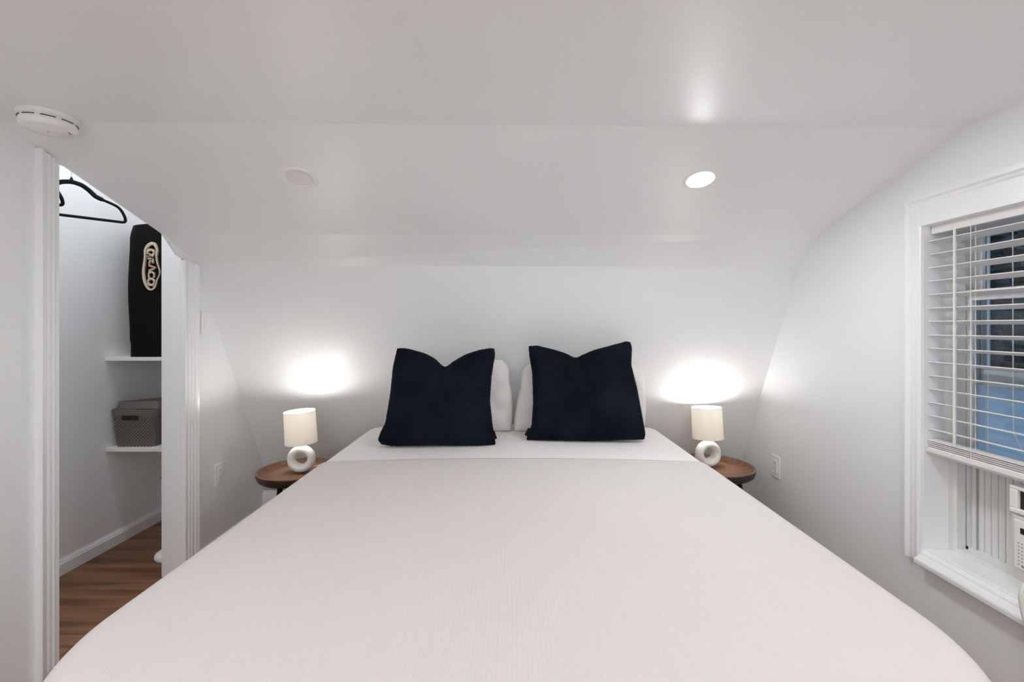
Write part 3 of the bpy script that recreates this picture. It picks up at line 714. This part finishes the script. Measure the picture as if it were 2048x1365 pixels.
L += [[(300, 520), (318, 545), (278, 608), (258, 600)], [(268, 582), (284, 582), (284, 625), (268, 625)], [(355, 545), (370, 560), (362, 598), (345, 590)]]
L += [[(408, 688), (400, 710), (276, 768), (276, 732)], [(408, 688), (412, 672), (276, 628), (276, 645)], [(272, 615), (286, 615), (286, 665), (272, 665)], [(272, 722), (286, 722), (286, 780), (272, 780)]]  # A
L += ring(325, 840, 58, 62, 16, 34, 150, 390)                                   # C
L += [[(258, 880), (282, 870), (288, 898), (262, 898)], [(362, 872), (392, 868), (392, 896), (358, 894)]]
L += ring(320, 985, 66, 68, 18, 40)                                             # O
L += ring(370, 1078, 8, 8, 7, 7, 0, 360, 12)
flat('emblem_lettering', L, 'logo_cream', y=-.0130)
flat('emblem_triangle', [[(318, 655), (382, 682), (318, 705)]], 'logo_red', y=-.0136)

# perforated storage bin
bn = thing('storage_bin', 'taupe perforated plastic bin with lid on the lower closet shelf', 'storage bin', (-2.043, 2.515, Z(-.652)))
def taper(bm, x0, x1, y0, y1, z0, x0b, x1b, y0b, y1b, z1, th, bottom=True):
    def rr(x0, x1, y0, y1, r=.022, z=0, k=6):
        out = []
        for (cx, cy, a0) in ((x1-r, y1-r, 0), (x0+r, y1-r, 90), (x0+r, y0+r, 180), (x1-r, y0+r, 270)):
            for i in range(k+1):
                a = math.radians(a0+90*i/k); out.append((cx+r*math.cos(a), cy+r*math.sin(a), z))
        return out
    A0 = [bm.verts.new(p) for p in rr(x0, x1, y0, y1, z=z0)]; A1 = [bm.verts.new(p) for p in rr(x0b, x1b, y0b, y1b, z=z1)]
    B0 = [bm.verts.new(p) for p in rr(x0+th, x1-th, y0+th, y1-th, z=z0+(th if bottom else 0), r=.02)]; B1 = [bm.verts.new(p) for p in rr(x0b+th, x1b-th, y0b+th, y1b-th, z=z1, r=.02)]
    k = len(A0)
    for i in range(k):
        j = (i+1) % k
        bm.faces.new((A0[i], A0[j], A1[j], A1[i])); bm.faces.new((B0[i], B1[i], B1[j], B0[j])); bm.faces.new((A1[i], A1[j], B1[j], B1[i]))
        if not bottom: bm.faces.new((A0[i], B0[i], B0[j], A0[j]))
    if bottom: bm.faces.new(A0[::-1]); bm.faces.new(B0)
bm = bmesh.new(); taper(bm, -.108, .100, .012, .33, 0, -.122, .118, .004, .345, .170, .003); link('perforated_body', bm, 'bin_perforated', bn)
bm = bmesh.new(); taper(bm, -.125, .122, .001, .349, .168, -.127, .126, -.002, .351, .205, .006, False); o = link('rim', bm, 'bin_taupe', bn)
bm = bmesh.new(); taper(bm, -.100, .092, .020, .32, .004, -.112, .108, .016, .333, .185, .002); link('inside_shadow', bm, 'bin_shadow', bn)  # added dark shell, stands in for the shaded inside behind the holes
link('handle_opening', B(((-.064, -.0005, .146), (.026, .006, .174))), 'black_slot', bn, bevel=.003)
link('handle_opening', B(((-.045, .340, .146), (.045, .3485, .174))), 'black_slot', bn, bevel=.003)
bm = bmesh.new(); taper(bm, -.118, .120, .008, .345, 0, -.112, .114, .014, .339, .040, .003, False)
box(bm, (-.108, .02, .036), (.110, .335, .0395)); o = link('lid', bm, 'bin_taupe', bn); o.location = (.002, .008, .206); o.rotation_euler = (math.radians(-4.6), math.radians(-.6), 0)

# coat hangers and their rail
bm = bmesh.new(); tube(bm, [(-1.958, -.44, 2.037), (-1.958, YC, 2.037)], .013, 16)
tag(link('closet_rail', bm, 'chrome', smooth=True), 'metal closet rail carrying the black hangers', 'rail')
def hanger_parts(t):
    half = [(0, .0), (.012, -.001), (.034, -.006), (.055, -.018), (.072, -.032), (.083, -.040), (.11, -.049), (.145, -.060), (.165, -.071), (.180, -.092), (.186, -.110), (.183, -.119), (.172, -.121)]
    up = [(x, z) for x, z in half]
    up = [(x, z*1.26) for x, z in up]
    pts = [(-x, 0, z) for x, z in up[::-1]][:-1]+[(x, 0, z) for x, z in up]
    rads = []
    for p in pts: rads.append(.0062 if abs(p[0]) > .085 else .0100)
    bm = bmesh.new(); tube(bm, smoothpath(pts, 3), [rads[min(len(rads)-1, i//3)] for i in range(3*(len(pts)-1)+1)], 10, flat=.55, up=(0, 1, 0) if False else None)
    tube(bm, [(-.174, 0, -.1525), (0, 0, -.1525), (.174, 0, -.1525)], .0064, 10)
    bm2 = bmesh.new(); 
    link('hanger_arm', bm, 'velvet_black', t, smooth=True)
    tube(bm2, [(0, 0, .002), (0, 0, .022)], [.0095, .0028], 10); link('hook_collar', bm2, 'velvet_black', t)
    bm = bmesh.new(); tube(bm, smoothpath([(0, 0, .016), (0, 0, .10), (0, .0, .148), (.012, 0, .165), (.024, 0, .175), (.020, 0, .196), (0, 0, .204), (-.018, 0, .197), (-.026, 0, .180)]), .0013, 8); link('hook', bm, 'chrome', t)
def shoulders(t): hanger_parts(t)
hz = Z(.648)
t = thing('clothes_hanger', 'black velvet clothes hanger with its whole right arm in view', 'hanger', (-1.962, 2.076, hz), (0, 0, math.radians(45)), 'black velvet hangers in the closet'); shoulders(t)
t2 = t.copy(); C.objects.link(t2); t2.location = (-1.960, 1.765, hz); t2['label'] = 'black velvet hanger of which only the arm tip shows past the closet casing'
for ch in list(t.children):
    c_ = ch.copy(); C.objects.link(c_); c_.parent = t2

# slim white appliance standing at the closet jamb
ap = thing('pedestal_stand', 'white round-based stand on the closet floor, mostly hidden behind the jamb', 'stand', (-1.768, 2.44, 0))
bm = bmesh.new(); lathe(bm, [(0, 0), (.082, 0), (.085, .008), (.082, .022), (.070, .030), (.030, .036), (0, .037)], 48); link('base', bm, 'plastic_white', ap, smooth=True)
bm = bmesh.new(); tube(bm, [(.02, .02, .03), (.02, .02, .62)], .012, 16); link('pole', bm, 'plastic_white', ap, smooth=True)
# small black hook on the closet end wall
bm = B(((-.012, -.004, -.02), (.012, 0, .02))); hk = link('wall_hook', bm, 'black_slot', bevel=.002); hk.location = (-2.172, YC, Z(-.94)); tag(hk, 'small black hook on the closet end wall below the lower shelf', 'hook')
bm = bmesh.new(); tube(bm, smoothpath([(0, -.002, .008), (0, -.02, -.004), (0, -.022, .008)]), .003, 8); link('hook_prong', bm, 'black_slot', hk)
